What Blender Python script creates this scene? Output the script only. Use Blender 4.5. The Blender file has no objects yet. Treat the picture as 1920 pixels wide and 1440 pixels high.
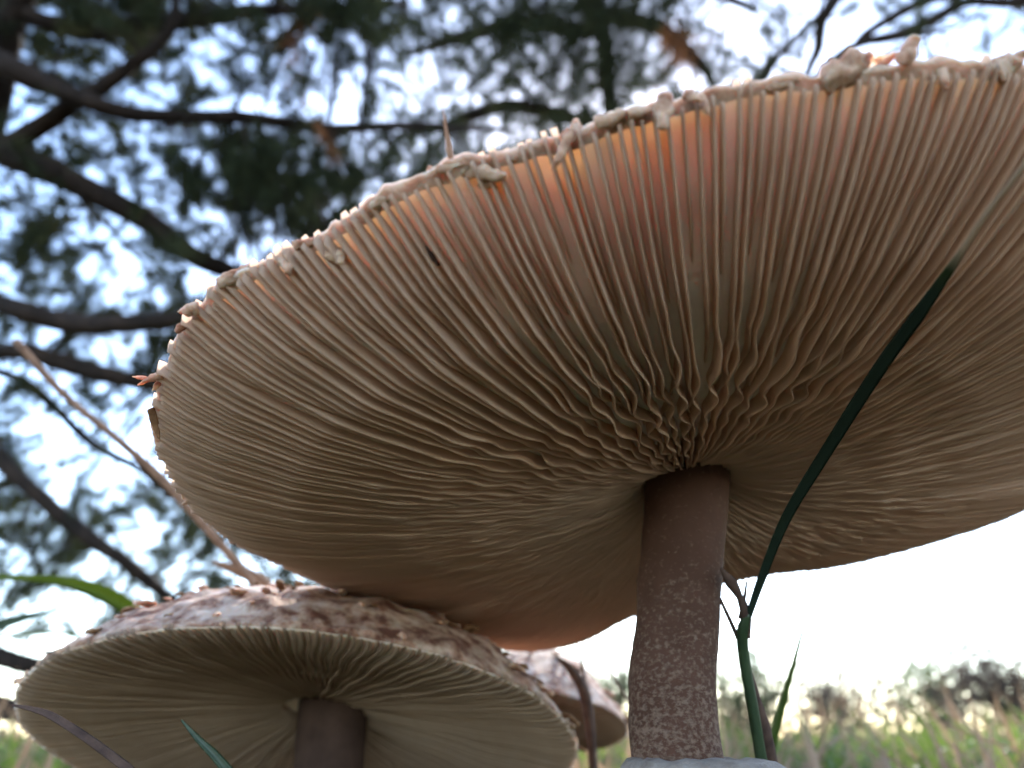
import bpy, math, random
import numpy as np
from mathutils import Vector, noise as mnoise

random.seed(7); rng = np.random.default_rng(7)
sc = bpy.context.scene
COL = sc.collection

# ------------------------------------------------------------------ camera
PITCH = math.radians(25.0)
CAM = np.array([0.0, 0.0, 0.15])
FPX = 1440.0                                   # focal length in pixels of the 1920 px wide photograph
cd = bpy.data.cameras.new('camera'); cam = bpy.data.objects.new('camera', cd); COL.objects.link(cam)
cam.location = CAM; cam.rotation_euler = (math.pi/2 + PITCH, 0, 0)
cd.sensor_width = 36.0; cd.lens = 27.0; cd.clip_start = 0.004; cd.clip_end = 2000
cd.dof.use_dof = True; cd.dof.focus_distance = 0.125; cd.dof.aperture_fstop = 17.0
sc.camera = cam

# ------------------------------------------------------------------ sky, sun, exposure
SUN_EL, SUN_AZ = math.radians(36.0), math.radians(9.0)        # azimuth from +Y towards +X
w = bpy.data.worlds.new('World'); sc.world = w; w.use_nodes = True
nt = w.node_tree; nt.nodes.clear()
sky = nt.nodes.new('ShaderNodeTexSky'); sky.sky_type = 'NISHITA'; sky.sun_disc = False
sky.sun_elevation = SUN_EL; sky.sun_rotation = SUN_AZ
sky.air_density = 1.0; sky.dust_density = 0.4; sky.ozone_density = 1.2
bg = nt.nodes.new('ShaderNodeBackground'); bg.inputs['Strength'].default_value = 0.15
wo = nt.nodes.new('ShaderNodeOutputWorld')
nt.links.new(sky.outputs[0], bg.inputs[0]); nt.links.new(bg.outputs[0], wo.inputs[0])
ld = bpy.data.lights.new('sun', 'SUN'); ld.energy = 2.0; ld.angle = math.radians(0.6); ld.color = (1.0, 0.95, 0.88)
so = bpy.data.objects.new('sun', ld); COL.objects.link(so)
sd = Vector((math.sin(SUN_AZ)*math.cos(SUN_EL), math.cos(SUN_AZ)*math.cos(SUN_EL), math.sin(SUN_EL)))
so.rotation_euler = sd.to_track_quat('Z', 'Y').to_euler(); so.location = (0, 0, 5)
sc.view_settings.view_transform = 'Standard'; sc.view_settings.look = 'None'
sc.view_settings.exposure = 2.3; sc.view_settings.gamma = 1.0
sc.cycles.use_denoising = True; sc.cycles.use_adaptive_sampling = True; sc.cycles.adaptive_threshold = 0.02
sc.cycles.max_bounces = 8; sc.cycles.diffuse_bounces = 4; sc.cycles.transmission_bounces = 8
sc.cycles.sample_clamp_indirect = 8.0

# ------------------------------------------------------------------ helpers
FW = np.array([0, math.cos(PITCH), math.sin(PITCH)]); RT = np.array([1.0, 0, 0]); UP = np.array([0, -math.sin(PITCH), math.cos(PITCH)])
def ray(x, y): return FW + RT*((x-960)/FPX) + UP*((720-y)/FPX)
def at(x, y, d): return CAM + ray(x, y)*d                     # a point of the place at depth d metres
def unit(v): v = np.asarray(v, float); return v/np.linalg.norm(v)
def nz(p, f=1.0, o=0.0): return mnoise.noise(Vector((p[0]*f+o, p[1]*f-o*0.7, p[2]*f+o*1.3)))

def mesh(name, V, Fc, mats, parent=None, loc=(0, 0, 0), smooth=True, mi=None):
    V = np.asarray(V, float).reshape(-1, 3) - np.asarray(loc, float)
    me = bpy.data.meshes.new(name)
    if isinstance(Fc, np.ndarray):
        n, k = Fc.shape
        me.vertices.add(len(V)); me.vertices.foreach_set('co', V.ravel().astype(np.float32))
        me.loops.add(n*k); me.loops.foreach_set('vertex_index', Fc.ravel().astype(np.int32))
        me.polygons.add(n); me.polygons.foreach_set('loop_start', np.arange(0, n*k, k, dtype=np.int32))
        me.update(calc_edges=True)
    else:
        me.from_pydata([tuple(v) for v in V], [], Fc); me.update()
    for m in (mats if isinstance(mats, (list, tuple)) else [mats]): me.materials.append(m)
    if smooth: me.polygons.foreach_set('use_smooth', np.ones(len(me.polygons), dtype=bool))
    if mi is not None: me.polygons.foreach_set('material_index', np.asarray(mi, dtype=np.int32))
    me.update()
    return link(name, me, parent, loc)
def link(name, me, parent=None, loc=(0, 0, 0)):
    o = bpy.data.objects.new(name, me); COL.objects.link(o)
    if parent is not None:
        o.parent = parent
        pl = np.array(WORLD.get(parent.name, (0, 0, 0))); o.location = np.asarray(loc, float) - pl
    else: o.location = loc
    WORLD[o.name] = tuple(loc)
    return o
WORLD = {}
def tag(o, label=None, cat=None, group=None, kind=None):
    if label: o['label'] = label
    if cat: o['category'] = cat
    if group: o['group'] = group
    if kind: o['kind'] = kind
    return o
def empty(name, loc): o = link(name, None, None, loc); o.empty_display_size = 0.02; return o

def frames(P):
    P = np.asarray(P, float); T = np.gradient(P, axis=0); T /= np.linalg.norm(T, axis=1)[:, None] + 1e-12
    a = np.array([0.0, 0, 1]) if abs(T[0][2]) < 0.9 else np.array([1.0, 0, 0])
    N = []; n = unit(np.cross(T[0], a))
    for t in T:
        n = n - t*(n@t); n = n/(np.linalg.norm(n)+1e-12); N.append(n)
    N = np.array(N); return T, N, np.cross(T, N)
def spline(P, n):                                             # Catmull-Rom through the points
    P = np.asarray(P, float)
    if len(P) < 3: t = np.linspace(0, 1, n)[:, None]; return P[0]*(1-t) + P[-1]*t
    Q = np.vstack([2*P[0]-P[1], P, 2*P[-1]-P[-2]]); out = []
    for u in np.linspace(0, len(P)-1-1e-9, n):
        i = int(u); t = u-i; a, b, c, d = Q[i:i+4]
        out.append(0.5*((2*b) + (c-a)*t + (2*a-5*b+4*c-d)*t*t + (3*b-a-3*c+d)*t**3))
    return np.array(out)
def tube(P, R, k=8, rough=0.0, seed=0, caps=True):
    P = np.asarray(P, float); R = np.broadcast_to(np.asarray(R, float), (len(P),)); T, N, B = frames(P)
    a = np.linspace(0, 2*np.pi, k, endpoint=False); n = len(P)
    rr = R[:, None]*np.ones((1, k))
    if rough:
        r2 = np.random.default_rng(seed); rr = rr*(1 + rough*r2.normal(size=(n, k)))
    V = (P[:, None] + rr[..., None]*(np.cos(a)[None, :, None]*N[:, None] + np.sin(a)[None, :, None]*B[:, None])).reshape(-1, 3)
    i = np.arange(n-1)[:, None]*k; j = np.arange(k)[None]; j2 = (j+1) % k
    Fq = np.stack([i+j, i+j2, i+k+j2, i+k+j], -1).reshape(-1, 4)
    if caps:
        V = np.vstack([V, P[0], P[-1]]); c0, c1 = n*k, n*k+1
        e = [[c0, (jj+1) % k, jj, jj] for jj in range(k)] + [[c1, (n-1)*k+jj, (n-1)*k+(jj+1) % k, (n-1)*k+(jj+1) % k] for jj in range(k)]
        return V, [tuple(f) for f in Fq.tolist()] + [tuple(f[:3]) for f in e]
    return V, [tuple(f) for f in Fq.tolist()]
def join(parts):
    V = []; Fc = []; o = 0
    for v, f in parts:
        v = np.asarray(v); V.append(v); Fc += [tuple(i+o for i in q) for q in f]; o += len(v)
    return np.vstack(V), Fc
def blade(P, W, side, thick=0.00025, fold=0.25):              # a leaf blade: thin closed strip with a keel
    P = np.asarray(P, float); T = np.gradient(P, axis=0); T /= np.linalg.norm(T, axis=1)[:, None]
    S = np.asarray(side, float); S = np.broadcast_to(S, P.shape); S = S - T*(S*T).sum(1)[:, None]; S /= np.linalg.norm(S, axis=1)[:, None]
    U = np.cross(T, S); W = np.asarray(W, float)[:, None]; n = len(P); h = thick/2
    cols = [P-S*W/2+U*W*fold, P-S*W*.25+U*W*fold*.45+U*h, P+U*h, P+S*W*.25+U*W*fold*.45+U*h, P+S*W/2+U*W*fold, P+S*W*.25+U*W*fold*.45-U*h, P-U*h*2, P-S*W*.25+U*W*fold*.45-U*h]
    V = np.stack(cols, 1).reshape(-1, 3); k = 8
    i = np.arange(n-1)[:, None]*k; j = np.arange(k)[None]; j2 = (j+1) % k
    return V, [tuple(f) for f in np.stack([i+j, i+j2, i+k+j2, i+k+j], -1).reshape(-1, 4).tolist()]

# ------------------------------------------------------------------ materials
def new_mat(name):
    m = bpy.data.materials.new(name); m.use_nodes = True; m.node_tree.nodes.clear(); return m, m.node_tree.nodes, m.node_tree.links
def ramp(N, L, src, stops):
    r = N.new('ShaderNodeValToRGB'); L.new(src, r.inputs[0]); e = r.color_ramp.elements
    e[0].position, e[0].color = stops[0][0], (*stops[0][1], 1); e[1].position, e[1].color = stops[-1][0], (*stops[-1][1], 1)
    for p, c in stops[1:-1]: q = e.new(p); q.color = (*c, 1)
    return r
def tex(N, L, scale, detail=4, rough=.6, stretch=None):
    tc = N.new('ShaderNodeTexCoord'); mp = N.new('ShaderNodeMapping'); L.new(tc.outputs['Object'], mp.inputs[0])
    if stretch: mp.inputs['Scale'].default_value = stretch
    t = N.new('ShaderNodeTexNoise'); t.inputs['Scale'].default_value = scale; t.inputs['Detail'].default_value = detail; t.inputs['Roughness'].default_value = rough
    L.new(mp.outputs[0], t.inputs['Vector']); return t
def bump(N, L, h, strength, dist):
    b = N.new('ShaderNodeBump'); b.inputs['Strength'].default_value = strength; b.inputs['Distance'].default_value = dist; L.new(h, b.inputs['Height']); return b

def mat_sss(name, stops, scale, radius, sss=1.0, sc_noise=300, bumpd=0.0004, rough=.75, stretch=None):
    m, N, L = new_mat(name); o = N.new('ShaderNodeOutputMaterial'); p = N.new('ShaderNodeBsdfPrincipled')
    t = tex(N, L, sc_noise, 5, .62, stretch); r = ramp(N, L, t.outputs['Fac'], stops); L.new(r.outputs[0], p.inputs['Base Color'])
    p.inputs['Subsurface Weight'].default_value = sss; p.inputs['Subsurface Radius'].default_value = radius; p.inputs['Subsurface Scale'].default_value = scale
    p.inputs['Roughness'].default_value = rough; p.inputs['Specular IOR Level'].default_value = .2
    t2 = tex(N, L, sc_noise*4, 4); b = bump(N, L, t2.outputs['Fac'], .6, bumpd); L.new(b.outputs[0], p.inputs['Normal'])
    L.new(p.outputs[0], o.inputs[0]); return m
def mat_thin(name, stops, tcol, mix, sc_noise=200, stretch=None, gloss=0.0, bumpd=0.0):
    m, N, L = new_mat(name); o = N.new('ShaderNodeOutputMaterial')
    t = tex(N, L, sc_noise, 4, .6, stretch); r = ramp(N, L, t.outputs['Fac'], stops)
    d = N.new('ShaderNodeBsdfDiffuse'); L.new(r.outputs[0], d.inputs[0])
    tr = N.new('ShaderNodeBsdfTranslucent'); tr.inputs[0].default_value = (*tcol, 1)
    mx = N.new('ShaderNodeMixShader'); mx.inputs[0].default_value = mix; L.new(d.outputs[0], mx.inputs[1]); L.new(tr.outputs[0], mx.inputs[2]); out = mx
    if bumpd:
        b = bump(N, L, t.outputs['Fac'], .7, bumpd); L.new(b.outputs[0], d.inputs['Normal'])
    if gloss:
        g = N.new('ShaderNodeBsdfGlossy'); g.inputs['Roughness'].default_value = .4; m2 = N.new('ShaderNodeMixShader'); m2.inputs[0].default_value = gloss
        L.new(mx.outputs[0], m2.inputs[1]); L.new(g.outputs[0], m2.inputs[2]); out = m2
    L.new(out.outputs[0], o.inputs[0]); return m
def mat_rough(name, stops, sc_noise, bumpd=0.0, stretch=None, rough=.9):
    m, N, L = new_mat(name); o = N.new('ShaderNodeOutputMaterial'); p = N.new('ShaderNodeBsdfPrincipled')
    t = tex(N, L, sc_noise, 6, .65, stretch); r = ramp(N, L, t.outputs['Fac'], stops); L.new(r.outputs[0], p.inputs['Base Color'])
    p.inputs['Roughness'].default_value = rough; p.inputs['Specular IOR Level'].default_value = .2
    if bumpd: b = bump(N, L, t.outputs['Fac'], .8, bumpd); L.new(b.outputs[0], p.inputs['Normal'])
    L.new(p.outputs[0], o.inputs[0]); return m

M_FLESH = mat_sss('cap_flesh', [(.3, (.80, .60, .48)), (.7, (.86, .68, .57))], .0043, (1.0, .74, .60), .7, sc_noise=150)
M_SKIN = mat_sss('cap_skin', [(.39, (.13, .05, .03)), (.48, (.32, .18, .12)), (.62, (.54, .38, .285))], .003, (1.0, .45, .22), .6, 160, .001)
M_MARGIN = mat_sss('cottony_margin', [(.3, (.40, .24, .165)), (.5, (.60, .42, .31)), (.7, (.72, .56, .45))], .0016, (1.0, .6, .4), .9, 350, .0006)
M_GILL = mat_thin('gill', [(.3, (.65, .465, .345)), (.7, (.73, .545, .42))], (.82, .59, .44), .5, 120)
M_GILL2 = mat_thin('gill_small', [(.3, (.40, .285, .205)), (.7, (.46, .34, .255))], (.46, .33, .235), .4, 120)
M_SCALE = mat_sss('scale_flake', [(.35, (.28, .13, .075)), (.5, (.50, .30, .20)), (.65, (.66, .47, .35))], .0012, (1.0, .5, .3), .7, 400, .0005)
M_BROWN = mat_rough('brown_scale', [(.3, (.10, .045, .02)), (.7, (.30, .15, .07))], 500, .0004)
M_RING = mat_sss('ring', [(.3, (.22, .17, .14)), (.7, (.40, .33, .28))], .001, (1, .6, .45), .4, 300, .0012)
M_BARK = mat_rough('pine_bark', [(.3, (.014, .010, .008)), (.55, (.032, .021, .016)), (.75, (.06, .038, .027))], 14, .02, (1, 1, .4))
M_NEEDLE = mat_thin('pine_needle', [(.3, (.032, .040, .024)), (.7, (.065, .075, .042))], (.075, .085, .04), .25, 3)
M_NEEDLE_DRY = mat_thin('dry_needle', [(.3, (.16, .07, .04)), (.7, (.28, .13, .07))], (.3, .14, .06), .3, 3)
M_LEAF = mat_thin('shrub_leaf', [(.3, (.07, .06, .055)), (.7, (.14, .11, .09))], (.14, .11, .08), .3, 6)
M_GRASS = mat_thin('grass_green', [(.3, (.04, .075, .016)), (.7, (.095, .13, .032))], (.17, .24, .04), .45, 4, gloss=.04)
M_STRAW = mat_thin('grass_straw', [(.3, (.20, .125, .08)), (.7, (.38, .26, .17))], (.36, .23, .14), .35, 4)
M_BLADE = mat_thin('grass_blade', [(.3, (.022, .045, .018)), (.7, (.045, .075, .03))], (.08, .14, .035), .25, 400, gloss=.05)
M_LIME = mat_thin('lime_blade', [(.3, (.06, .10, .025)), (.7, (.10, .14, .035))], (.24, .29, .05), .5, 60)  # yellower, brighter and more translucent green than the dark blades
M_TAN = mat_rough('tan_stalk', [(.3, (.12, .06, .035)), (.7, (.26, .14, .08))], 200, .0002)
M_DARKSTEM = mat_rough('dry_stem', [(.3, (.045, .025, .02)), (.7, (.12, .07, .05))], 300, .0002)

def mat_stem():
    m, N, L = new_mat('stem_skin'); o = N.new('ShaderNodeOutputMaterial'); p = N.new('ShaderNodeBsdfPrincipled')
    t = tex(N, L, 900, 4, .65, (1, 1, 1.4)); base = tex(N, L, 90, 3)
    tc = N.new('ShaderNodeTexCoord'); sx = N.new('ShaderNodeSeparateXYZ'); L.new(tc.outputs['Object'], sx.inputs[0])
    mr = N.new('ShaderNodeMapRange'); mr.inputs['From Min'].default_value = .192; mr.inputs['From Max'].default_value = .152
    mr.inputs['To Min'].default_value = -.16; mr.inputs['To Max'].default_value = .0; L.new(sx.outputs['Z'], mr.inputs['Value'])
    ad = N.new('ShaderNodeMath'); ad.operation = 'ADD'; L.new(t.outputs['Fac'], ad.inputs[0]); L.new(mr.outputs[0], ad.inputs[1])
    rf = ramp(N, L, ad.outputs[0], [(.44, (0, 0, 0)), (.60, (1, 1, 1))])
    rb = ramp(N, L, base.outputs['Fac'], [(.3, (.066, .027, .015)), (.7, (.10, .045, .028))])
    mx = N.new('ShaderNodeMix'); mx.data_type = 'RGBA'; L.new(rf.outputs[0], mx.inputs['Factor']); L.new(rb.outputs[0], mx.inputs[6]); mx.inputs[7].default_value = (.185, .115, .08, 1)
    L.new(mx.outputs[2], p.inputs['Base Color']); p.inputs['Roughness'].default_value = .8; p.inputs['Specular IOR Level'].default_value = .2
    p.inputs['Subsurface Weight'].default_value = .25; p.inputs['Subsurface Radius'].default_value = (1, .5, .3); p.inputs['Subsurface Scale'].default_value = .002
    b = bump(N, L, rf.outputs[0], .5, .0004); L.new(b.outputs[0], p.inputs['Normal']); L.new(p.outputs[0], o.inputs[0]); return m
M_STEM = mat_stem()
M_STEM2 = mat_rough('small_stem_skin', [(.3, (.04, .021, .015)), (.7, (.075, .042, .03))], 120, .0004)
def mat_ground():
    m, N, L = new_mat('ground_soil'); o = N.new('ShaderNodeOutputMaterial'); p = N.new('ShaderNodeBsdfPrincipled')
    t = tex(N, L, 3.0, 8, .7); r = ramp(N, L, t.outputs['Fac'], [(.35, (.032, .028, .013)), (.5, (.075, .045, .022)), (.65, (.13, .075, .040))])
    L.new(r.outputs[0], p.inputs['Base Color']); p.inputs['Roughness'].default_value = .95
    t2 = tex(N, L, 60, 6); b = bump(N, L, t2.outputs['Fac'], 1, .01); L.new(b.outputs[0], p.inputs['Normal']); L.new(p.outputs[0], o.inputs[0]); return m

# ------------------------------------------------------------------ ground
def gz(x, y): return 0.015*nz((x, y, 0), .8) + 0.12*nz((x, y, 3), .06)*min(1, math.hypot(x, y)/6)
xs = np.concatenate([-np.geomspace(400, .2, 34), [0], np.geomspace(.2, 400, 34)]); n = len(xs)
GV = [(x, y, gz(x, y)) for y in xs for x in xs]
gi = np.arange(n-1)[:, None]*n + np.arange(n-1)[None]
tag(mesh('ground', GV, np.stack([gi, gi+1, gi+n+1, gi+n], -1).reshape(-1, 4), mat_ground()), 'grassy ground under the mushrooms', kind='structure')

# ------------------------------------------------------------------ large mushroom: rim fitted as a tilted disc
NRM = unit((-.099, .1603, 1)); CEN = CAM + np.array([.033, .1617, .052])
E1 = unit(np.cross((0, 1, 0), NRM)); E2 = np.cross(NRM, E1)
APEX = CEN + E1*.0055
RIM_PX = [(290,760),(300,700),(330,620),(400,540),(460,502),(570,455),(690,400),(745,358),(830,316),(940,306),(1060,258),(1150,222),(1290,186),(1400,168),(1500,155),(1600,138),(1720,128),(1850,122),(1920,118),
          (285,810),(310,870),(350,940),(430,1010),(530,1060),(620,1100),(720,1132),(850,1188),(930,1212),(1000,1230),(1060,1204),(1190,1148),(1370,1088),(1460,1068),(1550,1062),(1640,1045),(1750,1013),(1850,983),(1920,960)]
def plane_hit(x, y, n_, c_):
    d = ray(x, y); return CAM + d*(((c_-CAM)@n_)/(d@n_))
rp = []
for x, y in RIM_PX:
    q = plane_hit(x, y, NRM, CEN) - APEX; rp.append((math.atan2(q@E2, q@E1), math.hypot(q@E1, q@E2)))
ph = np.linspace(-np.pi, np.pi, 73)[:-1]
pa = np.array([a for a, _ in rp]); pr = np.array([r for _, r in rp])
for a in ph:                                                  # the side the photograph does not show stays round
    if np.abs((pa-a+np.pi) % (2*np.pi)-np.pi).min() > .35:
        dv = APEX-CEN; b = dv@E1*math.cos(a) + dv@E2*math.sin(a); pa = np.append(pa, a); pr = np.append(pr, -b+math.sqrt(b*b-dv@dv+.01))
def rim_r(a):
    dlt = (pa-a+np.pi) % (2*np.pi)-np.pi; k = np.exp(-(dlt/.11)**2)+1e-9; return (k*pr).sum()/k.sum()
TAB_A = np.linspace(-np.pi, np.pi, 721); TAB_R = np.array([rim_r(a) for a in TAB_A])
def RR(a): return np.interp((np.asarray(a)+np.pi) % (2*np.pi)-np.pi, TAB_A, TAB_R)
def cap_pt(a, s, h, lat=0.0):
    a = np.asarray(a, float); r = RR(a)*s; ca, sa = np.cos(a), np.sin(a)
    return APEX + (r*ca-lat*sa)[..., None]*E1 + (r*sa+lat*ca)[..., None]*E2 + np.asarray(h)[..., None]*NRM
def prof(pts): xs_, ys_ = zip(*pts); return lambda s: np.interp(s, xs_, ys_)
H_TOP = prof([(0, .025), (.1, .0245), (.2, .0225), (.4, .0130), (.6, .0080), (.75, .0060), (.87, .0048), (.94, .0029), (.98, .0017), (1, .0008)])
H_ATT = prof([(0, .012), (.1, .008), (.2, -.0012), (.3, -.0047), (.5, -.0055), (.7, -.0046), (.85, -.0027), (.93, -.0012), (.975, -.0001), (1, .0003)])
H_EDGE = prof([(0, .014), (.085, -.0005), (.11, -.0025), (.15, -.0042), (.2, -.0055), (.3, -.0068), (.45, -.0072), (.6, -.0066), (.75, -.0052), (.87, -.0036), (.95, -.0022), (1, -.0006)])

H_BULGE = prof([(0, 0), (.2, .0005), (.4, .003), (.6, .0055), (.78, .0058), (.9, .0036), (.96, .0016), (1, 0)])    # the near margin turns up
def far_side(a): return np.clip(.9-np.cos(np.asarray(a)+1.2)*1.2, 0, 1)      # gills are closer and shallower away from the near side
BASE1 = np.array([APEX[0]+.003, APEX[1]-.014, gz(.04, .15)])
m1 = tag(empty('parasol_mushroom', BASE1), 'large parasol mushroom with broad tilted cap of cream gills on a speckled brown stem', 'mushroom', 'mushrooms growing in the grass')

# cap flesh and skin
NA = 1000
ang = np.linspace(-np.pi, np.pi, NA, endpoint=False)
st = np.concatenate([np.linspace(.02, .8, 22), np.linspace(.825, .96, 12), np.linspace(.966, 1.0, 9)])
sb = np.concatenate([np.linspace(1.0, .96, 9), np.linspace(.945, .85, 8), np.linspace(.81, .1, 14)])
rows = []
for k, s in enumerate(np.concatenate([st, sb])):
    top = k < len(st); h = (H_TOP if top else H_ATT)(s)
    rows.append(cap_pt(ang, np.full(NA, s), h - .8*np.maximum(0, np.cos(ang+2.1))*H_BULGE(s) - (0 if top else .0006)*far_side(ang)*min(1, (1-s)/.15)))
V = np.array(rows); nst = len(st)
edge_out = np.cos(ang)[:, None]*E1 + np.sin(ang)[:, None]*E2
for k, s in enumerate(np.concatenate([st, sb])):              # shaggy margin: lumps that grow towards the rim
    top = k < nst; g = max(0, (s-.90)/.10)**1.5; gt = 1.0 if top else .35
    for i in range(NA):
        p = V[k, i]; f1 = nz(p, 160, 3); f2 = nz(p, 520, 9); f3 = nz(p, 60, 5)
        lump = max(0, f1)*.9 + f2*.35
        V[k, i] = p + NRM*(g*gt*(lump*.0013)) + edge_out[i]*(g*(f3*.0012+f1*.0008+f2*.0005)) + (NRM*(.0009*f1+.0014*f3) if top and s < .97 else 0)
nr = len(V); ii = np.arange(nr-1)[:, None]*NA; jj = np.arange(NA)[None]; j2 = (jj+1) % NA
Fq = np.stack([ii+jj, ii+j2, ii+NA+j2, ii+NA+jj], -1)
mi = np.zeros((nr-1, NA), int); mi[:nst+1] = 1; mi[nst-14:nst+3] = 2
Vv = np.vstack([V.reshape(-1, 3), APEX+NRM*.025, APEX+NRM*.012])
fl = [tuple(f) for f in Fq.reshape(-1, 4).tolist()]
a0, a1 = nr*NA, nr*NA+1
fl += [(a0, (i+1) % NA, i) for i in range(NA)] + [(a1, (nr-1)*NA+i, (nr-1)*NA+(i+1) % NA) for i in range(NA)]
cap1 = mesh('cap', Vv, fl, [M_FLESH, M_SKIN, M_MARGIN], m1, BASE1, mi=list(mi.ravel())+[1]*NA+[0]*NA)

# gills, every one a plate of its own
NF = 200; NG = NF*3; gills = []
jit = np.cumsum(rng.normal(0, 1, NG)); 
phs = np.cumsum(rng.normal(1.2, 1.6, NG)); amp = rng.uniform(.45, 1.25, NG)
for g in range(NG):
    typ = g % 3                                               # 0 reaches the stem, 1 middle, 2 short
    s0 = .088 + random.uniform(0, .01) if typ == 0 else (random.uniform(.36, .58) if typ == 2 else random.uniform(.64, .82))
    a = 2*np.pi*(g + random.uniform(-.22, .22))/NG; a = a + .47*math.sin(a + 1.45)   # wider apart on the near side
    s1 = .998 + random.uniform(-.008, .008)
    ns = int(16 + (s1-s0)*105)
    s = np.linspace(s0, s1, ns); r = RR(a)*s
    sp = 2*np.pi*r/NG*1.5*(1+.3*math.cos(a+1.45))
    env = np.clip((s-.10)/.10, 0, 1)*np.clip((.78-s)/.30, 0, 1)
    kw = .15*(1+.12*math.sin(g*1.7)); wph = 2*np.pi/kw*np.log(.0034+kw*r)     # waves lengthen outwards
    q0 = np.array([a*9, 0, 0])
    w1 = np.array([nz((g*.13, rr_*55, .3)) for rr_ in r]); w2 = np.array([nz((g*.31+40, rr_*160, .9)) for rr_ in r]); w3 = np.array([nz((g*.05, rr_*30, 7)) for rr_ in r])
    big = .55 + .45*math.cos(a + 1.9)                         # crinkle is strongest on the near side
    lat = env*big*(np.sin(wph + phs[g] + 3.6*w1)*(.65+.9*w3+.5*w2)*np.minimum(.0013, 2*np.pi*r/NF*.36*(1+.4*math.cos(a+1.45))*np.clip((s-.08)/.25, .25, 1))*amp[g] + .0006*w2) + .0008*w3*np.clip(s*1.3, 0, 1)
    dep = .92 + .12*random.random() if typ == 0 else (.92 + .10*random.random() if typ == 2 else .84 + .14*random.random())
    bl = max(0, math.cos(a+2.1)); fs = far_side(a); ha, he = H_ATT(s) + .0012 - .8*bl*H_BULGE(s) - .0006*fs*np.clip((1-s)/.15, 0, 1), H_EDGE(s) - bl*H_BULGE(s)
    grow = 1 if typ == 0 else np.clip((s-s0)/.16, 0, 1)**.6
    he = ha + (he-ha)*dep*grow + .0005*w2*env
    th = (1.1 + 1.1*fs)*(.00030 + .0001*random.random())*np.clip((s-.06)/.25, .5, 1)
    pts = []
    for (side, t, tw, le) in ((-1, 0, 2.0, .35), (-1, .45, 1.4, .65), (-1, .86, 1, .95), (-.55, .985, .8, 1), (.55, .985, .8, 1), (1, .86, 1, .95), (1, .45, 1.4, .65), (1, 0, 2.0, .35)):
        pts.append(cap_pt(np.full(ns, a), s, ha+(he-ha)*t, lat*le + side*th*tw*.5))
    P = np.stack(pts, 1).reshape(-1, 3); k = 8
    i_ = np.arange(ns-1)[:, None]*k; j_ = np.arange(k-1)[None]
    Fg = np.stack([i_+j_, i_+j_+1, i_+k+j_+1, i_+k+j_], -1).reshape(-1, 4)
    ends = np.array([[0, 7, 6, 1], [1, 6, 5, 2], [2, 5, 4, 3]]); off = (ns-1)*k
    Fg = np.vstack([Fg, ends, ends[:, ::-1]+off])
    gills.append(((s1-s0)/(((cap_pt(np.array(a), np.array(.85), np.array(0.))-CAM)@FW)), P, Fg))
gills.sort(key=lambda q: -q[0])
for _, P, Fg in gills[:296]: mesh('gill', P, Fg, M_GILL, cap1, BASE1)
V, Fc = join([(P, [tuple(f) for f in Fg.tolist()]) for _, P, Fg in gills[296:]])
tag(mesh('short_gills', V, Fc, M_GILL, cap1, BASE1), kind='stuff')

# shaggy scales and flaps on the margin
def flap(name, base, tip, width, thick, curl, mat, parent, loc, seed=0, face=None, taper=.55, rough=1.0, nu=16, nv=12):
    base, tip = np.asarray(base), np.asarray(tip); L_ = tip-base; ln = np.linalg.norm(L_); u = L_/ln
    fc = unit(np.asarray(face if face is not None else base-CAM)); sd_ = unit(np.cross(u, fc)); nn = np.cross(sd_, u)
    V = []
    for i in range(nu+1):
        t = i/nu; wv = width*.5*(math.sin(math.pi*min(1, .18+t*.75))**.6*(1-t*taper)) ; cz = curl*ln*math.sin(t*2.2)**2
        for j in range(nv):
            b = 2*math.pi*j/nv; c_, s_ = math.cos(b), math.sin(b)
            p = base + L_*t + sd_*wv*c_ + nn*(cz + thick*.5*s_*(1-t*.45))
            e = rough*min(width, ln)
            p = p + unit(sd_*c_+nn*s_)*e*(.20*nz(p, 350, seed)+.15*nz(p, 900, seed+4)+.08*nz(p, 2200, seed+6)) + u*e*.22*nz(p, 500, seed+8)
            V.append(p)
    V.append(base-L_*.05); V.append(tip + u*ln*.02 + nn*curl*ln*math.sin(2.2)**2)
    Fc = [(i*nv+j, i*nv+(j+1) % nv, (i+1)*nv+(j+1) % nv, (i+1)*nv+j) for i in range(nu) for j in range(nv)]
    c0 = len(V)-2
    Fc += [(c0, (j+1) % nv, j) for j in range(nv)] + [(c0+1, nu*nv+j, nu*nv+(j+1) % nv) for j in range(nv)]
    return mesh(name, V, Fc, mat, parent, loc)
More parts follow.
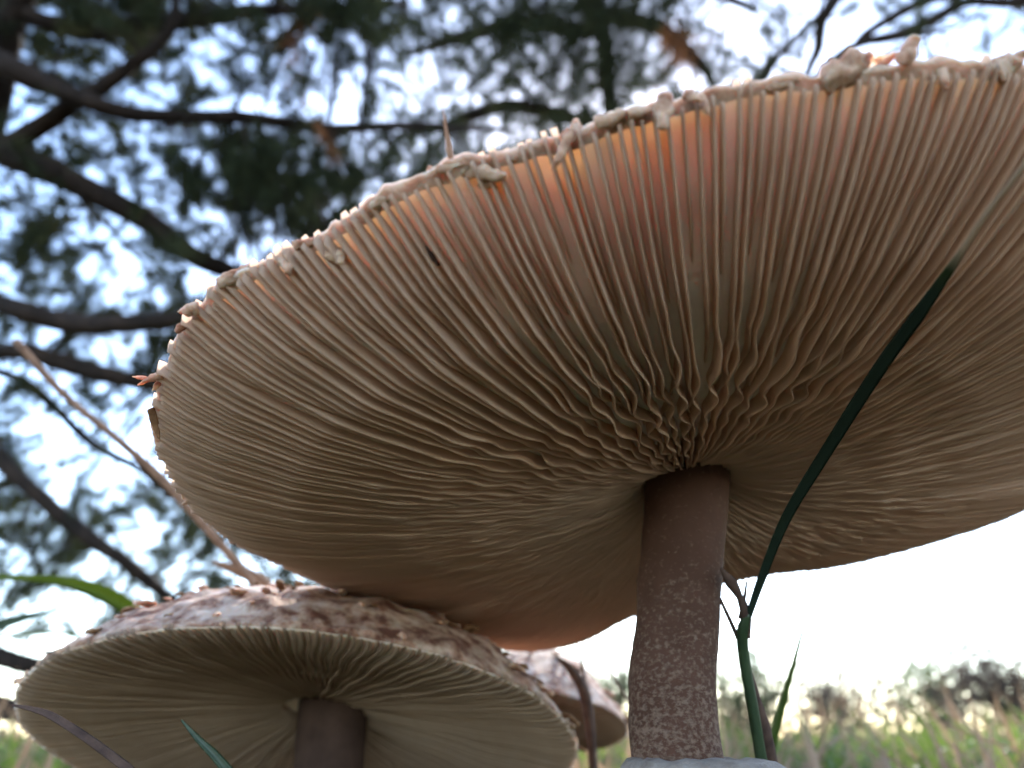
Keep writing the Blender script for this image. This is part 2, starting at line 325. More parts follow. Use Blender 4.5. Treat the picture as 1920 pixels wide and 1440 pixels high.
FL = [((1548,150),(1700,92),70,44,.10,0),((1690,120),(1716,72),34,24,.1,0),((1246,180),(1243,246),40,34,-.15,0),((1282,176),(1322,190),28,24,-.2,0),((1312,180),(1330,218),22,18,-.1,0),
      ((1074,246),(1034,322),26,20,-.1,0),((866,322),(950,330),34,24,-.1,0),((885,335),(935,352),26,18,-.1,0),((700,386),(766,344),26,26,.1,0),((818,322),(866,308),26,24,.1,0),
      ((618,456),(644,498),40,26,-.1,0),((532,478),(546,516),34,24,-.1,0),((552,462),(606,446),22,20,.1,0),((412,532),(470,498),30,28,.1,0),((372,580),(332,584),30,28,.2,0),((345,610),(330,622),20,18,.1,0),
      ((305,704),(268,716),18,14,.1,0),((276,710),(248,706),9,8,.1,0),((272,716),(258,722),7,6,.1,0),((300,716),(285,735),20,16,.1,0),((284,768),(300,826),20,14,.1,1),((1058,262),(1066,238),24,20,.1,0),((1118,232),(1180,208),34,30,.1,0),((1180,214),(1222,206),26,24,.1,0),
      ((1870,138),(1925,92),60,46,.1,0),((1762,132),(1775,168),22,16,-.1,0),((1436,168),(1500,150),24,22,.1,0),((362,936),(340,946),18,16,.1,0),((440,1014),(428,1016),14,10,.1,0),((960,300),(1020,282),26,22,.1,0)]
for q, (b, t, wd, tk, cu, mt) in enumerate(FL):
    hb = plane_hit(*b, NRM, CEN); d = (hb-CAM)@FW; px = d/FPX
    flap('scale', at(*b, d), at(*t, d-.0006), wd*px, tk*px*.65, cu, M_BROWN if mt else M_SCALE, cap1, BASE1, q*3.1)
d = (plane_hit(846, 306, NRM, CEN)-CAM)@FW                    # the upright splinter-like scale
flap('scale', at(848, 312, d+.001), at(826, 178, d), 17*d/FPX, 9*d/FPX, .03, mat_rough('splinter', [(.3, (.30, .14, .08)), (.7, (.52, .30, .2))], 500, .0003), cap1, BASE1, 50, taper=.93, rough=.5)
for q in range(45):
    a = random.uniform(-np.pi, np.pi); s = random.uniform(.965, 1.0); b = cap_pt(np.array(a), np.array(s), np.array(H_TOP(s)+.0004)); o_ = math.cos(a)*E1+math.sin(a)*E2
    sz = random.uniform(.0012, .0032)
    flap('scale', b-o_*sz*.4, b+o_*sz*.5+NRM*sz*random.uniform(.0, .3), sz*random.uniform(.6, 1.1), sz*.5, random.uniform(-.1, .3), M_SCALE, cap1, BASE1, 100+q, face=NRM, nu=6, nv=6)
for q in range(110):                                          # scales on the upper side of the cap
    a = random.uniform(-np.pi, np.pi); s = math.sqrt(random.uniform(.02, .9)); b = cap_pt(np.array(a), np.array(s), np.array(H_TOP(s)-.0003)); o_ = math.cos(a)*E1+math.sin(a)*E2
    sz = random.uniform(.004, .010)
    flap('scale', b-o_*sz*.4, b+o_*sz*.5+NRM*sz*.2, sz*.9, sz*.18, .12, M_BROWN if random.random() < .7 else M_SCALE, cap1, BASE1, 300+q, face=NRM, nu=5, nv=6)
# a dark pine needle scrap between two gills
d = (plane_hit(785, 455, NRM, CEN)-CAM)@FW - .0035
P = spline([at(748, 420, d), at(775, 440, d-.0003), at(800, 470, d-.0003), at(824, 498, d)], 14)
V, Fc = tube(P, np.interp(np.linspace(0, 1, 14), [0, .3, .8, 1], [.0002, .00042, .0004, .0002]), 7, .08, 3)
tag(mesh('plant_scrap', V, Fc, M_DARKSTEM, None, P[0]), 'dark thin scrap of plant caught between the gills near the cap rim', 'plant scrap')

# stem with the loose ring
t0 = APEX + NRM*.012; sp1 = at(1271, 1440, .1415); sp_mid = at(1271, 1150, .1545)
P = spline([t0+(t0-sp_mid)*.05, at(1287, 900, .1665), sp_mid, sp1, (sp1+BASE1)/2+np.array([.001, 0, 0]), BASE1+np.array([0, 0, .012]), BASE1-np.array([0, 0, .01])], 90)
u = P[:, 2]; R_ = np.interp(u, [-.02, .0, .012, .03, .08, .145, .172, .192, .205, .22], [.008, .014, .0165, .012, .0092, .0084, .0082, .0086, .0092, .0100])
V, Fc = tube(P, R_, 48, .004, 5)
V = np.array([p + .0003*nz(p, 220)*unit(p-np.array([P[0][0], P[0][1], p[2]])) for p in V])
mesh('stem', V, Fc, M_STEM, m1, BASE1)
RV = []; nR, mR = 64, 14; ctr = at(1274, 1440, .1405); zt = at(1380, 1418, .1405)[2]
for i in range(nR):
    a = 2*math.pi*i/nR; ca, sa = math.cos(a), math.sin(a); big = 1 + .30*ca - .12*sa + .10*nz((ca, sa, 0), 1.5) + .05*nz((ca, sa, 2), 5)
    for j in range(mR):
        b = 2*math.pi*j/mR; rr_ = .0122*big + .0052*big*math.cos(b); zz = zt - .0042 + .0040*math.sin(b) - .0022*max(0, math.cos(b)) + .0007*nz((ca*3, sa*3, b), 1.4)
        RV.append((ctr[0]+rr_*ca, ctr[1]+rr_*sa, zz))
RF = [(i*mR+j, ((i+1) % nR)*mR+j, ((i+1) % nR)*mR+(j+1) % mR, i*mR+(j+1) % mR) for i in range(nR) for j in range(mR)]
tag(mesh('ring', RV, RF, M_RING, m1, BASE1), 'pale grey woolly ring around the speckled stem')

# ------------------------------------------------------------------ the smaller mushrooms
def small_mushroom(name, label, cen, nrm, R, htop, hatt, hedge, ngill, stem_r, base, seed, scales, gm, stem_shift=0):
    cen = np.asarray(cen); nrm = unit(nrm); e1 = unit(np.cross((0, 1, 0), nrm)); e2 = np.cross(nrm, e1)
    root = tag(empty(name, base), label, 'mushroom', 'mushrooms growing in the grass')
    na = 420; an = np.linspace(0, 2*np.pi, na, endpoint=False); out = np.cos(an)[:, None]*e1 + np.sin(an)[:, None]*e2
    st_ = np.concatenate([np.linspace(.03, .8, 16), np.linspace(.83, 1, 14)]); sb_ = np.concatenate([np.linspace(1, .9, 6), np.linspace(.85, .12, 12)])
    V = []
    for k, s in enumerate(np.concatenate([st_, sb_])):
        top = k < len(st_)
        for i in range(na):
            p = cen + out[i]*R*s + nrm*(htop if top else hatt)(s)
            if top: f = nz(p, 110, seed); f2 = nz(p, 330, seed+5); p = p + (nrm*.7+out[i]*.7)*(.0016*max(-.2, f)+.0008*f2)
            elif s > .9: p = p + out[i]*.0006*nz(p, 300, seed)
            V.append(p)
    nr_ = len(st_)+len(sb_); i_ = np.arange(nr_-1)[:, None]*na; j_ = np.arange(na)[None]; jn = (j_+1) % na
    Fq = np.stack([i_+j_, i_+jn, i_+na+jn, i_+na+j_], -1).reshape(-1, 4).tolist(); mi_ = np.zeros((nr_-1, na), int); mi_[:len(st_)] = 1
    V += [cen+nrm*htop(0), cen+nrm*hatt(.1)]; c0 = len(V)-2
    Fq = [tuple(f) for f in Fq] + [(c0, (i+1) % na, i) for i in range(na)] + [(c0+1, (nr_-1)*na+i, (nr_-1)*na+(i+1) % na) for i in range(na)]
    cap = mesh('cap', V, Fq, [M_FLESH, M_SKIN], root, base, mi=list(mi_.ravel())+[1]*na+[0]*na)
    protos = []
    for typ in range(2):
        s = np.linspace(.13 if typ == 0 else .48, 1.0, 26); ha = hatt(s)+.001; he = hedge(s); he = ha+(he-ha)*(1 if typ == 0 else .8*np.clip((s-.48)/.12, 0, 1)**.6)
        th = .0004; pts = []
        for sd_, t in ((-1, 0), (-1, .85), (0, 1), (1, .85), (1, 0)):
            pts.append(np.stack([R*s, np.full(26, sd_*th) + .0004*np.sin(s*22), ha+(he-ha)*t], -1))
        P = np.stack(pts, 1).reshape(-1, 3); q_ = np.arange(25)[:, None]*5; z_ = np.arange(4)[None]
        Fg = np.stack([q_+z_, q_+z_+1, q_+5+z_+1, q_+5+z_], -1).reshape(-1, 4)
        me = bpy.data.meshes.new('gill'); me.from_pydata([tuple(v) for v in P], [], [tuple(f) for f in Fg.tolist()]); me.materials.append(gm)
        me.polygons.foreach_set('use_smooth', np.ones(len(me.polygons), dtype=bool)); me.update(); protos.append(me)
    from mathutils import Matrix
    B = Matrix(((e1[0], e2[0], nrm[0]), (e1[1], e2[1], nrm[1]), (e1[2], e2[2], nrm[2]))).to_4x4()
    for g in range(ngill):
        a = 2*math.pi*(g+random.uniform(-.2, .2))/ngill; o = bpy.data.objects.new('gill', protos[g % 2]); COL.objects.link(o); o.parent = cap
        o.matrix_local = Matrix.Translation(Vector(cen-np.asarray(base))) @ B @ Matrix.Rotation(a, 4, 'Z') @ Matrix.Diagonal((random.uniform(.99, 1.012), 1, random.uniform(.94, 1.05), 1))
    for q in range(scales):
        a = random.uniform(0, 2*np.pi); s = random.uniform(.55, 1.0); o_ = math.cos(a)*e1+math.sin(a)*e2; b = cen+o_*R*s+nrm*(htop(s)-.0004)
        sl = (htop(s)-htop(s-.02))/(.02*R); u_ = unit(o_+nrm*sl); nn = unit(nrm-u_*(nrm@u_)); sz = random.uniform(.002, .0055)
        flap('scale', b-u_*sz*.4+nn*.0006, b+u_*sz*.5+nn*sz*.35, sz*random.uniform(.6, 1), sz*.3, .15, M_BROWN if random.random() < .5 else M_SCALE, cap, base, seed+q, face=nn, nu=5, nv=6)
    top = cen+nrm*hatt(.1)+e1*stem_shift; P = spline([top, cen+e1*stem_shift+(np.asarray(base)-cen)*.25-nrm*.004, np.asarray(base)*.7+cen*.3, np.asarray(base)-np.array([0, 0, .008])], 40)
    V, Fc = tube(P, np.interp(np.linspace(0, 1, 40), [0, .2, .75, .9, 1], [stem_r*1.1, stem_r, stem_r*1.05, stem_r*1.6, stem_r*1.3]), 32, .006, seed)
    mesh('stem', V, Fc, M_STEM2, root, base)
    return root
c2 = CAM + np.array([-.0609, .2543, -.0029])
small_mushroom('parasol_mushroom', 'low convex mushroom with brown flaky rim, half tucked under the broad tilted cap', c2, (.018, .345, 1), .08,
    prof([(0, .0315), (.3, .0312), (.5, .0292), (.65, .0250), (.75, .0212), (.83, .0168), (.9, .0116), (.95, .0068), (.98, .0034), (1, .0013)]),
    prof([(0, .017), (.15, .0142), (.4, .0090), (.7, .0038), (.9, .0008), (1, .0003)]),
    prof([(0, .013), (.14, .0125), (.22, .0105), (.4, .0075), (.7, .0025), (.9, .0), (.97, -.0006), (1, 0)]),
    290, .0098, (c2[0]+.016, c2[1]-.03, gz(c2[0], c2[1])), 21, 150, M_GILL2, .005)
c3 = at(1002, 1356, .345)
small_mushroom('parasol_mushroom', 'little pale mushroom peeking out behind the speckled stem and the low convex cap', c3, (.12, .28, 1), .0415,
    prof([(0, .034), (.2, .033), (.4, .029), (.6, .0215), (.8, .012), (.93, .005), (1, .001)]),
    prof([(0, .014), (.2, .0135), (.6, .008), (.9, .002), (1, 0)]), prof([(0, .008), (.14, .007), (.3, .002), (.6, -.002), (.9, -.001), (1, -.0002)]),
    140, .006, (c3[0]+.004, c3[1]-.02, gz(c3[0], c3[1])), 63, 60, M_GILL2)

# ------------------------------------------------------------------ grass plants close to the mushrooms
def pxpath(pts, n): return spline([at(x, y, d) for x, y, d in pts], n)
sw = at(1440, 1440, .150); swb = np.array([sw[0]+.006, sw[1]+.012, 0.0])
gp = tag(empty('grass_plant', swb), 'dark green grass plant with one long blade slanting across the broad cap', 'grass plant')
P = np.vstack([spline([swb-np.array([0, 0, .004]), (swb+sw)/2+np.array([.002, 0, 0]), at(1430, 1440, .150)], 14)[:-1], pxpath([(1430,1440,.150),(1412,1330,.151),(1396,1240,.152),(1392,1190,.152),(1402,1150,.151)], 26)])
V, Fc = tube(P, np.interp(np.linspace(0, 1, len(P)), [0, .4, .75, .9, 1], [.0013, .0011, .0011, .0012, .0006]), 10); mesh('stem', V, Fc, M_BLADE, gp, swb)
P = pxpath([(1402,1160,.151),(1428,1085,.148),(1475,970,.139),(1560,830,.126),(1650,690,.113),(1722,590,.103),(1790,492,.094),(1850,402,.086),(1925,305,.078),(1975,235,.073)], 60)
Wd = np.interp(np.linspace(0, 1, 60), [0, .12, .3, .45, .56, .64, .7, 1], np.array([12, 16, 21, 23, 23, 18, 12, 8])*np.array([.15, .147, .136, .124, .112, .097, .09, .073])/FPX)
V, Fc = blade(P, Wd, np.cross(np.gradient(P, axis=0), P-CAM), .0003, .15)
mb, N_, L_ = new_mat('long_blade')                            # green leaf whose last third has dried to straw
o_ = N_.new('ShaderNodeOutputMaterial'); tc = N_.new('ShaderNodeTexCoord'); sx = N_.new('ShaderNodeSeparateXYZ'); L_.new(tc.outputs['Object'], sx.inputs[0])
tipy = at(1790, 492, .094)[1]-swb[1]
mr = N_.new('ShaderNodeMapRange'); mr.inputs['From Min'].default_value = tipy+.006; mr.inputs['From Max'].default_value = tipy-.003; L_.new(sx.outputs['Y'], mr.inputs['Value'])
rc = ramp(N_, L_, mr.outputs[0], [(0, (.030, .045, .032)), (.5, (.045, .06, .026)), (1, (.56, .42, .30))]); df = N_.new('ShaderNodeBsdfDiffuse'); L_.new(rc.outputs[0], df.inputs[0])
tr = N_.new('ShaderNodeBsdfTranslucent'); L_.new(rc.outputs[0], tr.inputs[0]); mx = N_.new('ShaderNodeMixShader'); mx.inputs[0].default_value = .35
L_.new(df.outputs[0], mx.inputs[1]); L_.new(tr.outputs[0], mx.inputs[2]); L_.new(mx.outputs[0], o_.inputs[0])
tag(mesh('leaf', V, Fc, mb, gp, swb), 'long green blade with a dried straw tip')
P = pxpath([(1400,1195,.152),(1398,1150,.1515),(1382,1110,.151),(1352,1066,.150)], 16); V, Fc = tube(P, np.interp(np.linspace(0, 1, 16), [0, .35, .6, .8, 1], [.0008, .0011, .0007, .0012, .0003]), 8); mesh('bud', V, Fc, M_DARKSTEM, gp, swb)
P = pxpath([(1396,1225,.153),(1372,1170,.153),(1345,1112,.153)], 12); V, Fc = tube(P, np.linspace(.0006, .00035, 12), 6); mesh('side_shoot', V, Fc, M_DARKSTEM, gp, swb)
P = pxpath([(1388,1160,.152),(1396,1120,.152),(1400,1090,.152)], 8); V, Fc = tube(P, np.linspace(.0005, .0002, 8), 6); mesh('side_shoot', V, Fc, M_DARKSTEM, gp, swb)
P = np.vstack([spline([swb+np.array([.004, 0, -.004]), at(1450, 1460, .154)], 8)[:-1], pxpath([(1450,1460,.154),(1432,1370,.154),(1408,1290,.154),(1394,1225,.153)], 18)])
V, Fc = tube(P, np.interp(np.linspace(0, 1, len(P)), [0, .5, .8, 1], [.0015, .0015, .0012, .0006]), 9, .04, 4); tag(mesh('stem', V, Fc, M_DARKSTEM, gp, swb), 'withered brown second stem')

def simple_stalk(name, label, cat, pts, widths, mat, flat=False, side=(1, 0, .3), group=None, foot=True):
    P = pxpath(pts, 34); Wp = np.interp(np.linspace(0, 1, 34), np.linspace(0, 1, len(widths)), widths); dd = np.array([(p-CAM)@FW for p in P]); Wm = Wp*dd/FPX
    if foot:
        f = P[0]; g = np.array([f[0]+.01*random.uniform(-1, 1), f[1]+.02, gz(f[0], f[1])-.004]); Q = spline([g, (g+f)/2+np.array([.004, .006, 0]), f], 12)[:-1]
        P = np.vstack([Q, P]); Wm = np.concatenate([np.full(len(Q), Wm[0]), Wm])
    V, Fc = blade(P, Wm, np.cross(np.gradient(P, axis=0), P-CAM)+.3*np.linalg.norm(np.gradient(P, axis=0), axis=1)[:, None]*np.linalg.norm(P-CAM, axis=1)[:, None]*unit(side)) if flat else tube(P, Wm/2, 8, .03, 2)
    return tag(mesh(name, V, Fc, mat, None, P[0]), label, cat, group)
simple_stalk('grass_stalk', 'thin yellow-green grass stalk beside the long blade, against the white sky', 'grass stalk', [(1440,1440,.20),(1452,1375,.20),(1470,1310,.20),(1488,1245,.20),(1506,1180,.20),(1516,1160,.20)], [18, 18, 13, 8, 5, 3], M_GRASS)
simple_stalk('dry_grass_shoot', 'narrow brown withered blade crossing in front of the low convex cap', 'grass blade', [(250,1450,.135),(170,1390,.137),(100,1345,.139),(60,1330,.140),(22,1322,.141)], [18, 16, 14, 9, 4], M_DARKSTEM, True, (.2, -.3, 1))
simple_stalk('grass_shoot', 'short dark green blade tip in front of the low convex cap', 'grass blade', [(430,1450,.150),(400,1415,.150),(370,1385,.150),(340,1350,.150)], [20, 17, 12, 3], M_BLADE, True, (1, -.3, .6))
simple_stalk('grass_shoot', 'bright lime green blade arching behind the flaky rim of the low cap', 'grass blade', [(330,1230,.42),(255,1150,.41),(195,1112,.40),(130,1092,.39),(60,1084,.38),(-40,1080,.37)], [26, 30, 30, 22, 12, 8], M_LIME, True, (0, .2, 1))
simple_stalk('grass_shoot', 'olive blade tip poking in from the branches beyond the low cap', 'grass blade', [(-60,1200,.36),(-20,1180,.36),(40,1160,.36),(95,1146,.36)], [20, 20, 16, 4], M_BLADE, True, (0, .2, 1))
simple_stalk('grass_shoot', 'hair thin green blade lying level beyond the low cap', 'grass blade', [(190,1210,.33),(120,1186,.33),(50,1188,.33),(-50,1194,.33)], [6, 6, 5, 4], M_GRASS, True, (0, .2, 1))
simple_stalk('seed_stalk', 'tall tan grass stalk leaning over behind the left edge of the broad cap', 'grass stalk', [(520,1150,.30),(430,1040,.31),(360,960,.32),(300,895,.33),(210,815,.34),(120,740,.35),(30,640,.36)], [12, 14, 16, 17, 12, 12, 14], M_TAN)
sh = simple_stalk('seed_stalk', 'fuzzy tan seed head resting above the flaky rim of the low cap', 'grass stalk', [(520,1140,.32),(500,1100,.32),(460,1075,.32),(400,1055,.32)], [14, 26, 24, 8], M_TAN)
simple_stalk('dry_stalk', 'dark stalk standing between the low cap and the little pale mushroom', 'grass stalk', [(1112,1450,.26),(1108,1380,.26),(1096,1300,.26),(1070,1255,.26),(1042,1232,.26)], [14, 18, 22, 16, 6], M_DARKSTEM)
simple_stalk('dry_stalk', 'hair thin dark stalk in front of the little pale mushroom', 'grass stalk', [(1120,1450,.27),(1104,1330,.27),(1092,1250,.27),(1078,1190,.27)], [6, 6, 5, 4], M_DARKSTEM)
simple_stalk('dry_stalk', 'thin tan stalk leaning towards the speckled stem beside the little pale mushroom', 'grass stalk', [(1200,1345,.30),(1170,1300,.30),(1140,1255,.30),(1100,1190,.30)], [6, 6, 5, 4], M_DARKSTEM)

# ------------------------------------------------------------------ grass of the meadow
def meadow(name, label, n, mat, hmin, hmax, wid, rmin, rmax, seed, az=(-1.2, 1.2)):
    r2 = np.random.default_rng(seed); V = []; Fc = []
    rad = rmin*(rmax/rmin)**r2.random(n); a = r2.uniform(*az, n); X = rad*np.sin(a); Y = rad*np.cos(a)
    H = r2.uniform(hmin, hmax, n)*(1+.03*rad); W_ = wid*r2.uniform(.6, 1.4, n)*(1+.10*rad); dr = r2.uniform(0, 2*np.pi, n); ln = H*np.abs(r2.normal(.0, .65, n))
    Z = np.array([gz(x, y) for x, y in zip(X, Y)])
    B = np.stack([X, Y, Z-.005], 1); D = np.stack([np.cos(dr), np.sin(dr), 0*dr], 1); S = np.stack([-np.sin(dr+.5), np.cos(dr+.5), 0*dr], 1)
    up = np.array([0, 0, 1.0]); L0 = B; L1 = B+up*(H*.4)[:, None]+D*(ln*.15)[:, None]; L2 = B+up*(H*.78)[:, None]+D*(ln*.5)[:, None]; L3 = B+up*H[:, None]+D*ln[:, None]
    w2 = W_[:, None]/2
    Vv = np.stack([L0-S*w2, L0+S*w2, L1-S*w2, L1+S*w2, L2-S*w2*.7, L2+S*w2*.7, L3], 1).reshape(-1, 3)
    q = np.arange(n)[:, None]*7; Ft = np.concatenate([q+np.array(t) for t in ([0,1,3],[0,3,2],[2,3,5],[2,5,4],[4,5,6])], 0)
    return tag(mesh(name, Vv, Ft, mat, smooth=False), label, 'grass', kind='stuff')
meadow('grass', 'green meadow grass in the background', 34000, M_GRASS, .075, .180, .006, .7, 12, 1)
meadow('dry_grass', 'straw coloured dry grass among the green', 11000, M_STRAW, .07, .186, .005, .5, 12, 2)
meadow('tall_dry_grass', 'sparse tall straw stalks standing above the meadow', 900, M_STRAW, .17, .27, .004, 1.0, 6, 4)
meadow('short_grass', 'short grass around the mushrooms', 5000, M_GRASS, .02, .07, .002, .05, .8, 3, (-3.14, 3.14))

# ------------------------------------------------------------------ pine trees behind
MAP = ["6589667786679876748456433211",
       "4324688854687856546542211111",
       "3554689844676765553333221111",
       "2334689754444444333333333333",
       "4223478777444433333333333333",
       "6313465655544433333333333333",
       "5201355555544433333333333333",
       "4323555555500000000000000000",
       "4414555550000000000000000000",
       "3641555000000000000000000000",
       "5136670000000000000000000000",
       "7315760000000000000000000000",
       "4622676000000000000000000000",
       "3413478770000000000000000000",
       "3332345400000000000000000000",
       "1112200000000000000000000000"]
def dens(cx, cy):
    if cy < 0: return 5.5 if cx < 18 else 2.5
    if cx < 0: return 4 if cy < 13 else 2
    if cy >= len(MAP) or cx >= len(MAP[0]): return 0
    return int(MAP[cy][cx])
SUNPX = (1190, 470)
TREES = {}
def tree(key, name, label, base, top, r0, r1, limbs):
    root = tag(empty(name, base), label, 'tree', 'trees behind the mushrooms'); segs = []
    P = spline([np.asarray(base)-np.array([0, 0, .1]), (np.asarray(base)*.6+np.asarray(top)*.4)+np.array([.04, .05, 0]), top], 30)
    V, Fc = tube(P, np.interp(np.linspace(0, 1, 30), [0, .06, 1], [r0*1.4, r0, r1]), 14, .06, 8); mesh('trunk', V, Fc, M_BARK, root, base); segs.append(P)
    for q, (pts, wd) in enumerate(limbs):
        L0 = [at(x, y, d) for x, y, d in pts]; P = spline(L0, 26)
        for i in range(len(P)): P[i] += np.array([nz(P[i], 3, q), nz(P[i], 3, q+7), nz(P[i], 3, q+13)])*.03
        dd = np.array([(p-CAM)@FW for p in P]); R_ = np.interp(np.linspace(0, 1, 26), np.linspace(0, 1, len(wd)), wd)*1.15*dd/FPX/2
        V, Fc = tube(P, R_, 9, .07, q); mesh('limb', V, Fc, M_BARK, root, base); segs.append(P)
    TREES[key] = (root, np.vstack(segs), [], [], base)
tb = at(-260, 1330, 3.2); tb[2] = gz(tb[0], tb[1]); tt = at(-60, -300, 3.4)
tree('left', 'pine_tree', 'dark pine with long low limbs reaching in beside the broad cap', tb, tt, .13, .09, [
    ([(-170,250,3.3),(0,280,3.2),(110,320,3.2),(250,410,3.3),(370,485,3.4),(500,530,3.6),(680,560,3.8)], [60, 52, 46, 38, 32, 26, 14]),
    ([(10,285,3.2),(90,228,3.15),(180,185,3.1),(250,120,3.1),(310,60,3.1),(335,-30,3.1)], [34, 32, 28, 22, 18, 12]),
    ([(-150,60,3.3),(0,115,3.0),(80,155,3.0),(180,195,3.05),(300,208,3.2),(420,224,3.3),(600,236,3.5),(780,236,3.7),(960,245,3.9)], [56, 46, 38, 30, 24, 22, 18, 14, 8]),
    ([(-220,500,3.3),(0,565,2.9),(100,592,2.9),(200,606,2.9),(330,602,3.0),(480,570,3.1),(640,520,3.2)], [40, 34, 36, 32, 28, 22, 10]),
    ([(-230,640,3.3),(0,655,3.0),(120,682,3.0),(200,702,3.0),(300,720,3.1),(420,760,3.2)], [28, 26, 32, 28, 22, 10]),
    ([(-230,800,3.3),(-60,820,3.1),(20,880,3.0),(100,960,3.0),(200,1022,3.0),(290,1090,3.1),(360,1150,3.2)], [30, 28, 26, 26, 24, 20, 12]),
    ([(-240,1180,3.3),(0,1226,3.1),(70,1242,3.1),(180,1255,3.2)], [34, 32, 30, 14]),
    ([(-240,1300,3.3),(0,1330,3.1),(60,1340,3.1),(170,1350,3.2)], [34, 36, 32, 14]),
    ([(-60,-40,3.3),(80,40,3.2),(200,50,3.3),(340,40,3.4),(520,20,3.6),(760,10,3.8)], [40, 30, 36, 30, 20, 10]),
    ([(-230,650,3.4),(0,690,3.4),(80,740,3.4),(170,830,3.5),(300,910,3.6),(420,1010,3.7)], [14, 14, 14, 14, 12, 8]),
    ([(120,330,3.2),(160,390,3.2),(250,470,3.3),(340,550,3.3)], [8, 7, 6, 5]),
    ([(60,-60,3.2),(20,40,3.2),(8,120,3.2),(-30,300,3.25)], [46, 44, 40, 40])])
mbase = at(1268, 1385, 6.2); mbase[2] = gz(mbase[0], mbase[1])
tree('mid', 'pine_tree', 'farther pine crown of green needle clumps above the middle of the cap', mbase, at(1085, -320, 7.2), .11, .06, [
    ([(1105,60,6.6),(980,40,6.4),(860,70,6.2),(740,110,6.0)], [30, 24, 18, 8]), ([(1095,20,6.6),(1230,50,6.4),(1300,110,6.3),(1340,170,6.2)], [30, 24, 22, 10]),
    ([(1130,240,6.4),(960,200,6.2),(830,240,6.0),(740,260,5.9)], [26, 22, 18, 8]), ([(1140,330,6.3),(1260,260,6.2),(1400,170,6.1),(1460,90,6.0)], [24, 20, 14, 6]), ([(1080,-80,6.8),(1250,-60,6.7),(1420,20,6.6)], [30, 22, 10])])
rb = at(2350, 1360, 4.6); rb[2] = gz(rb[0], rb[1])
tree('right', 'pine_tree', 'sparse tree with bare forking twigs against the white sky above the cap rim', rb, at(2250, -400, 4.8), .12, .08, [
    ([(2200,-60,4.6),(1920,6,4.2),(1800,8,4.2),(1700,55,4.2),(1620,82,4.2),(1540,130,4.2),(1500,190,4.2)], [28, 16, 15, 19, 14, 8, 4]),
    ([(1810,10,4.2),(1780,-10,4.2),(1700,20,4.2),(1620,66,4.25),(1580,110,4.3),(1500,170,4.3)], [14, 14, 16, 14, 9, 4]),
    ([(1710,62,4.2),(1760,58,4.2),(1805,50,4.2)], [10, 8, 4]),
    ([(1600,-40,4.3),(1548,30,4.3),(1532,90,4.3),(1508,140,4.3),(1495,190,4.3)], [26, 20, 16, 12, 6]),
    ([(1560,10,4.3),(1480,90,4.3),(1440,140,4.3),(1415,180,4.3)], [12, 11, 9, 5]),
    ([(1920,-10,4.2),(1870,-40,4.2),(1700,-60,4.2),(1580,-30,4.3)], [18, 20, 22, 18])])
def tufts_at(store, p, dirn, length, nt_, nn, nl, seed, dry):
    """a shoot: tufts of needles along a short twig"""
    r2 = np.random.default_rng(seed); t = (np.arange(nt_)+.5)/nt_
    base = p + dirn*length*np.repeat(t, nn)[:, None]
    k = nt_*nn; rv = r2.normal(size=(k, 3)); rv /= np.linalg.norm(rv, axis=1)[:, None]
    d = dirn*.55 + rv*.9; d /= np.linalg.norm(d, axis=1)[:, None]
    ln = nl*r2.uniform(.6, 1.1, k)[:, None]; sdv = np.cross(d, r2.normal(size=(k, 3))); sdv /= np.linalg.norm(sdv, axis=1)[:, None]
    wv = .0019; store[2 if not dry else 3].append(np.stack([base-sdv*wv, base+sdv*wv, base+d*ln], 1).reshape(-1, 3))
seed = 0; twigs = {'left': [], 'mid': [], 'right': []}
DRY = [(560,110),(600,200),(580,160),(1290,130)]
for cy in range(-4, len(MAP)):
    for cx in range(-5, 28):
        dn = dens(cx, cy); key = 'left' if cx < 9 or (cy > 3 and cx < 12) else ('mid' if cx < 17 else 'right')
        drange = {'left': (2.9, 4.8), 'mid': (5.0, 7.2), 'right': (3.7, 5.2)}[key]
        nsh = dn*(3.2 if key == 'left' else (2.9 if key == 'mid' else 1.1))
        nsh = int(nsh) + (random.random() < nsh-int(nsh))
        for _ in range(nsh):
            x, y = (cx+random.random())*80, (cy+random.random())*80; d = random.uniform(*drange)
            if math.hypot(x-SUNPX[0], y-SUNPX[1]) < 150: continue
            p = at(x, y, d)
            if p[2] < .25 or (nz(p, 2.6/(d/3.5), 4) < -.07 + random.gauss(0, .08) and random.random() < .8): continue      # needles stand in clumps
            seed += 1; root, lp, _, _, _ = TREES[key]
            di = np.linalg.norm(lp-p, axis=1); nb = lp[di.argmin()]
            dirn = unit(unit(p-nb+1e-6)*.7 + np.array([random.gauss(0, .5), random.gauss(0, .5), .25+random.gauss(0, .4)]))
            dry = min(math.hypot(x-a, y-b) for a, b in DRY) < 45 and random.random() < .7
            sc_ = d/3.4
            tufts_at(TREES[key], p, dirn, .20*sc_, 5, 40, .075*sc_, seed, dry)
            if di.min() < .6 and random.random() < .6:
                mid = (p+nb)/2 + np.array([0, 0, .06])*random.uniform(-1, 1); twigs[key].append(tube(spline([nb, mid, p, p+dirn*.2*sc_], 7), np.linspace(.006, .002, 7)*sc_, 5, caps=False))
            else: twigs[key].append(tube(spline([p-dirn*.06, p+dirn*.2*sc_], 3), np.array([.003, .002, .0015])*sc_, 4, caps=False))
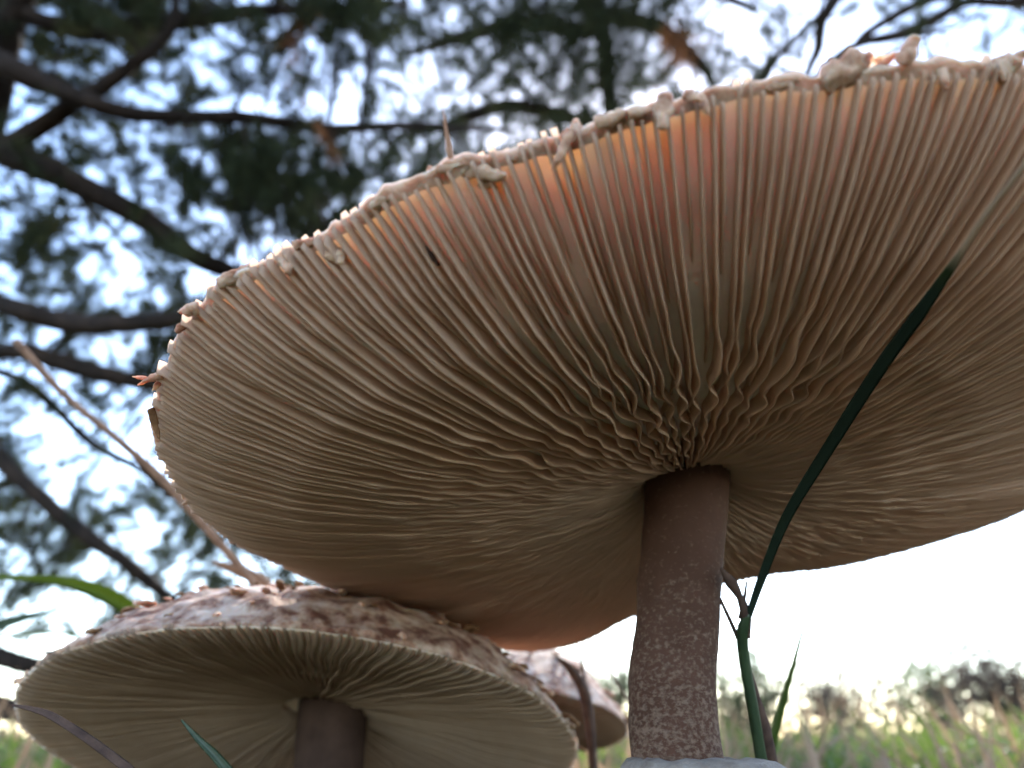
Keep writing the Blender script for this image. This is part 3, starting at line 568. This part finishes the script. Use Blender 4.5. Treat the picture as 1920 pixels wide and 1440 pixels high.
for key, (root, lp, green, dry, base) in TREES.items():
    if green:
        V = np.vstack(green); tag(mesh('crown', V, np.arange(len(V)).reshape(-1, 3), M_NEEDLE, root, base, smooth=False), kind='stuff')
    if dry:
        V = np.vstack(dry); tag(mesh('dead_needles', V, np.arange(len(V)).reshape(-1, 3), M_NEEDLE_DRY, root, base, smooth=False), 'rusty dead needles', kind='stuff')
    if twigs[key]:
        V, Fc = join(twigs[key]); tag(mesh('twigs', V, Fc, M_BARK, root, base), kind='stuff')

# ------------------------------------------------------------------ shrubs on the meadow's edge
def shrub(label, px, d, hpx, wpx, n, seed, mat):
    b = at(px, 1391, d); b[2] = gz(b[0], b[1])-.02; H = hpx*d/FPX+.15; W_ = wpx*d/FPX; r2 = np.random.default_rng(seed)
    root = tag(empty('shrub', b), label, 'shrub', 'shrubs on the meadow edge'); tw = []; lv = []
    for q in range(40):
        foot = b + np.array([r2.normal(0, .16), r2.normal(0, .16), 0])*W_; tip = b + np.array([r2.normal(0, .5)*W_/2, r2.normal(0, .4)*W_/2, H*r2.uniform(.45, 1.02)]); mid = foot*.5+tip*.5+np.array([0, 0, H*.1])
        P = spline([foot, mid, tip], 9); tw.append(tube(P, np.linspace(.012, .003, 9)*H/1.2, 5, caps=False))
        for _ in range(n//40):
            c = P[r2.integers(1, 9)] + r2.normal(0, .07*W_, 3)*np.array([1, 1, .7]); c[2] = max(c[2], b[2]+.03)
            u_ = unit(r2.normal(size=3)); v_ = unit(np.cross(u_, r2.normal(size=3))); s_ = .045*H*r2.uniform(.5, 1.2); lv.append(np.array([c-v_*s_*.35, c+u_*s_, c+v_*s_*.35, c-u_*s_*.6]))
    V, Fc = join(tw); tag(mesh('branches', V, Fc, M_BARK, root, b), kind='stuff'); V = np.vstack(lv)
    tag(mesh('foliage', V, np.arange(len(V)).reshape(-1, 4), mat, root, b, smooth=False), kind='stuff')
M_LEAFG = mat_thin('shrub_leaf_green', [(.3, (.07, .09, .05)), (.7, (.13, .15, .08))], (.16, .18, .08), .35, 6)
shrub('dark purplish shrub rising above the meadow grass under the cap edge', 1930, 9.0, 190, 330, 5000, 5, M_LEAF)
shrub('hazy grey-green shrub seen between the grass plant and the speckled stem', 1400, 16.0, 165, 230, 3500, 6, M_LEAFG)
shrub('hazy green shrub seen between the little pale mushroom and the speckled stem', 1140, 15.0, 150, 190, 3500, 7, M_LEAFG)
shrub('low brownish shrub behind the meadow grass right of the grass plant', 1580, 13.0, 150, 260, 3500, 8, M_LEAF)
shrub('low grey shrub between the purplish shrub and the brownish shrub on the meadow edge', 1750, 14.0, 175, 260, 3000, 9, M_LEAFG)
shrub('grey-brown shrub under the low pine limbs beyond the low convex cap', -20, 12.0, 60, 320, 3000, 10, M_LEAF)
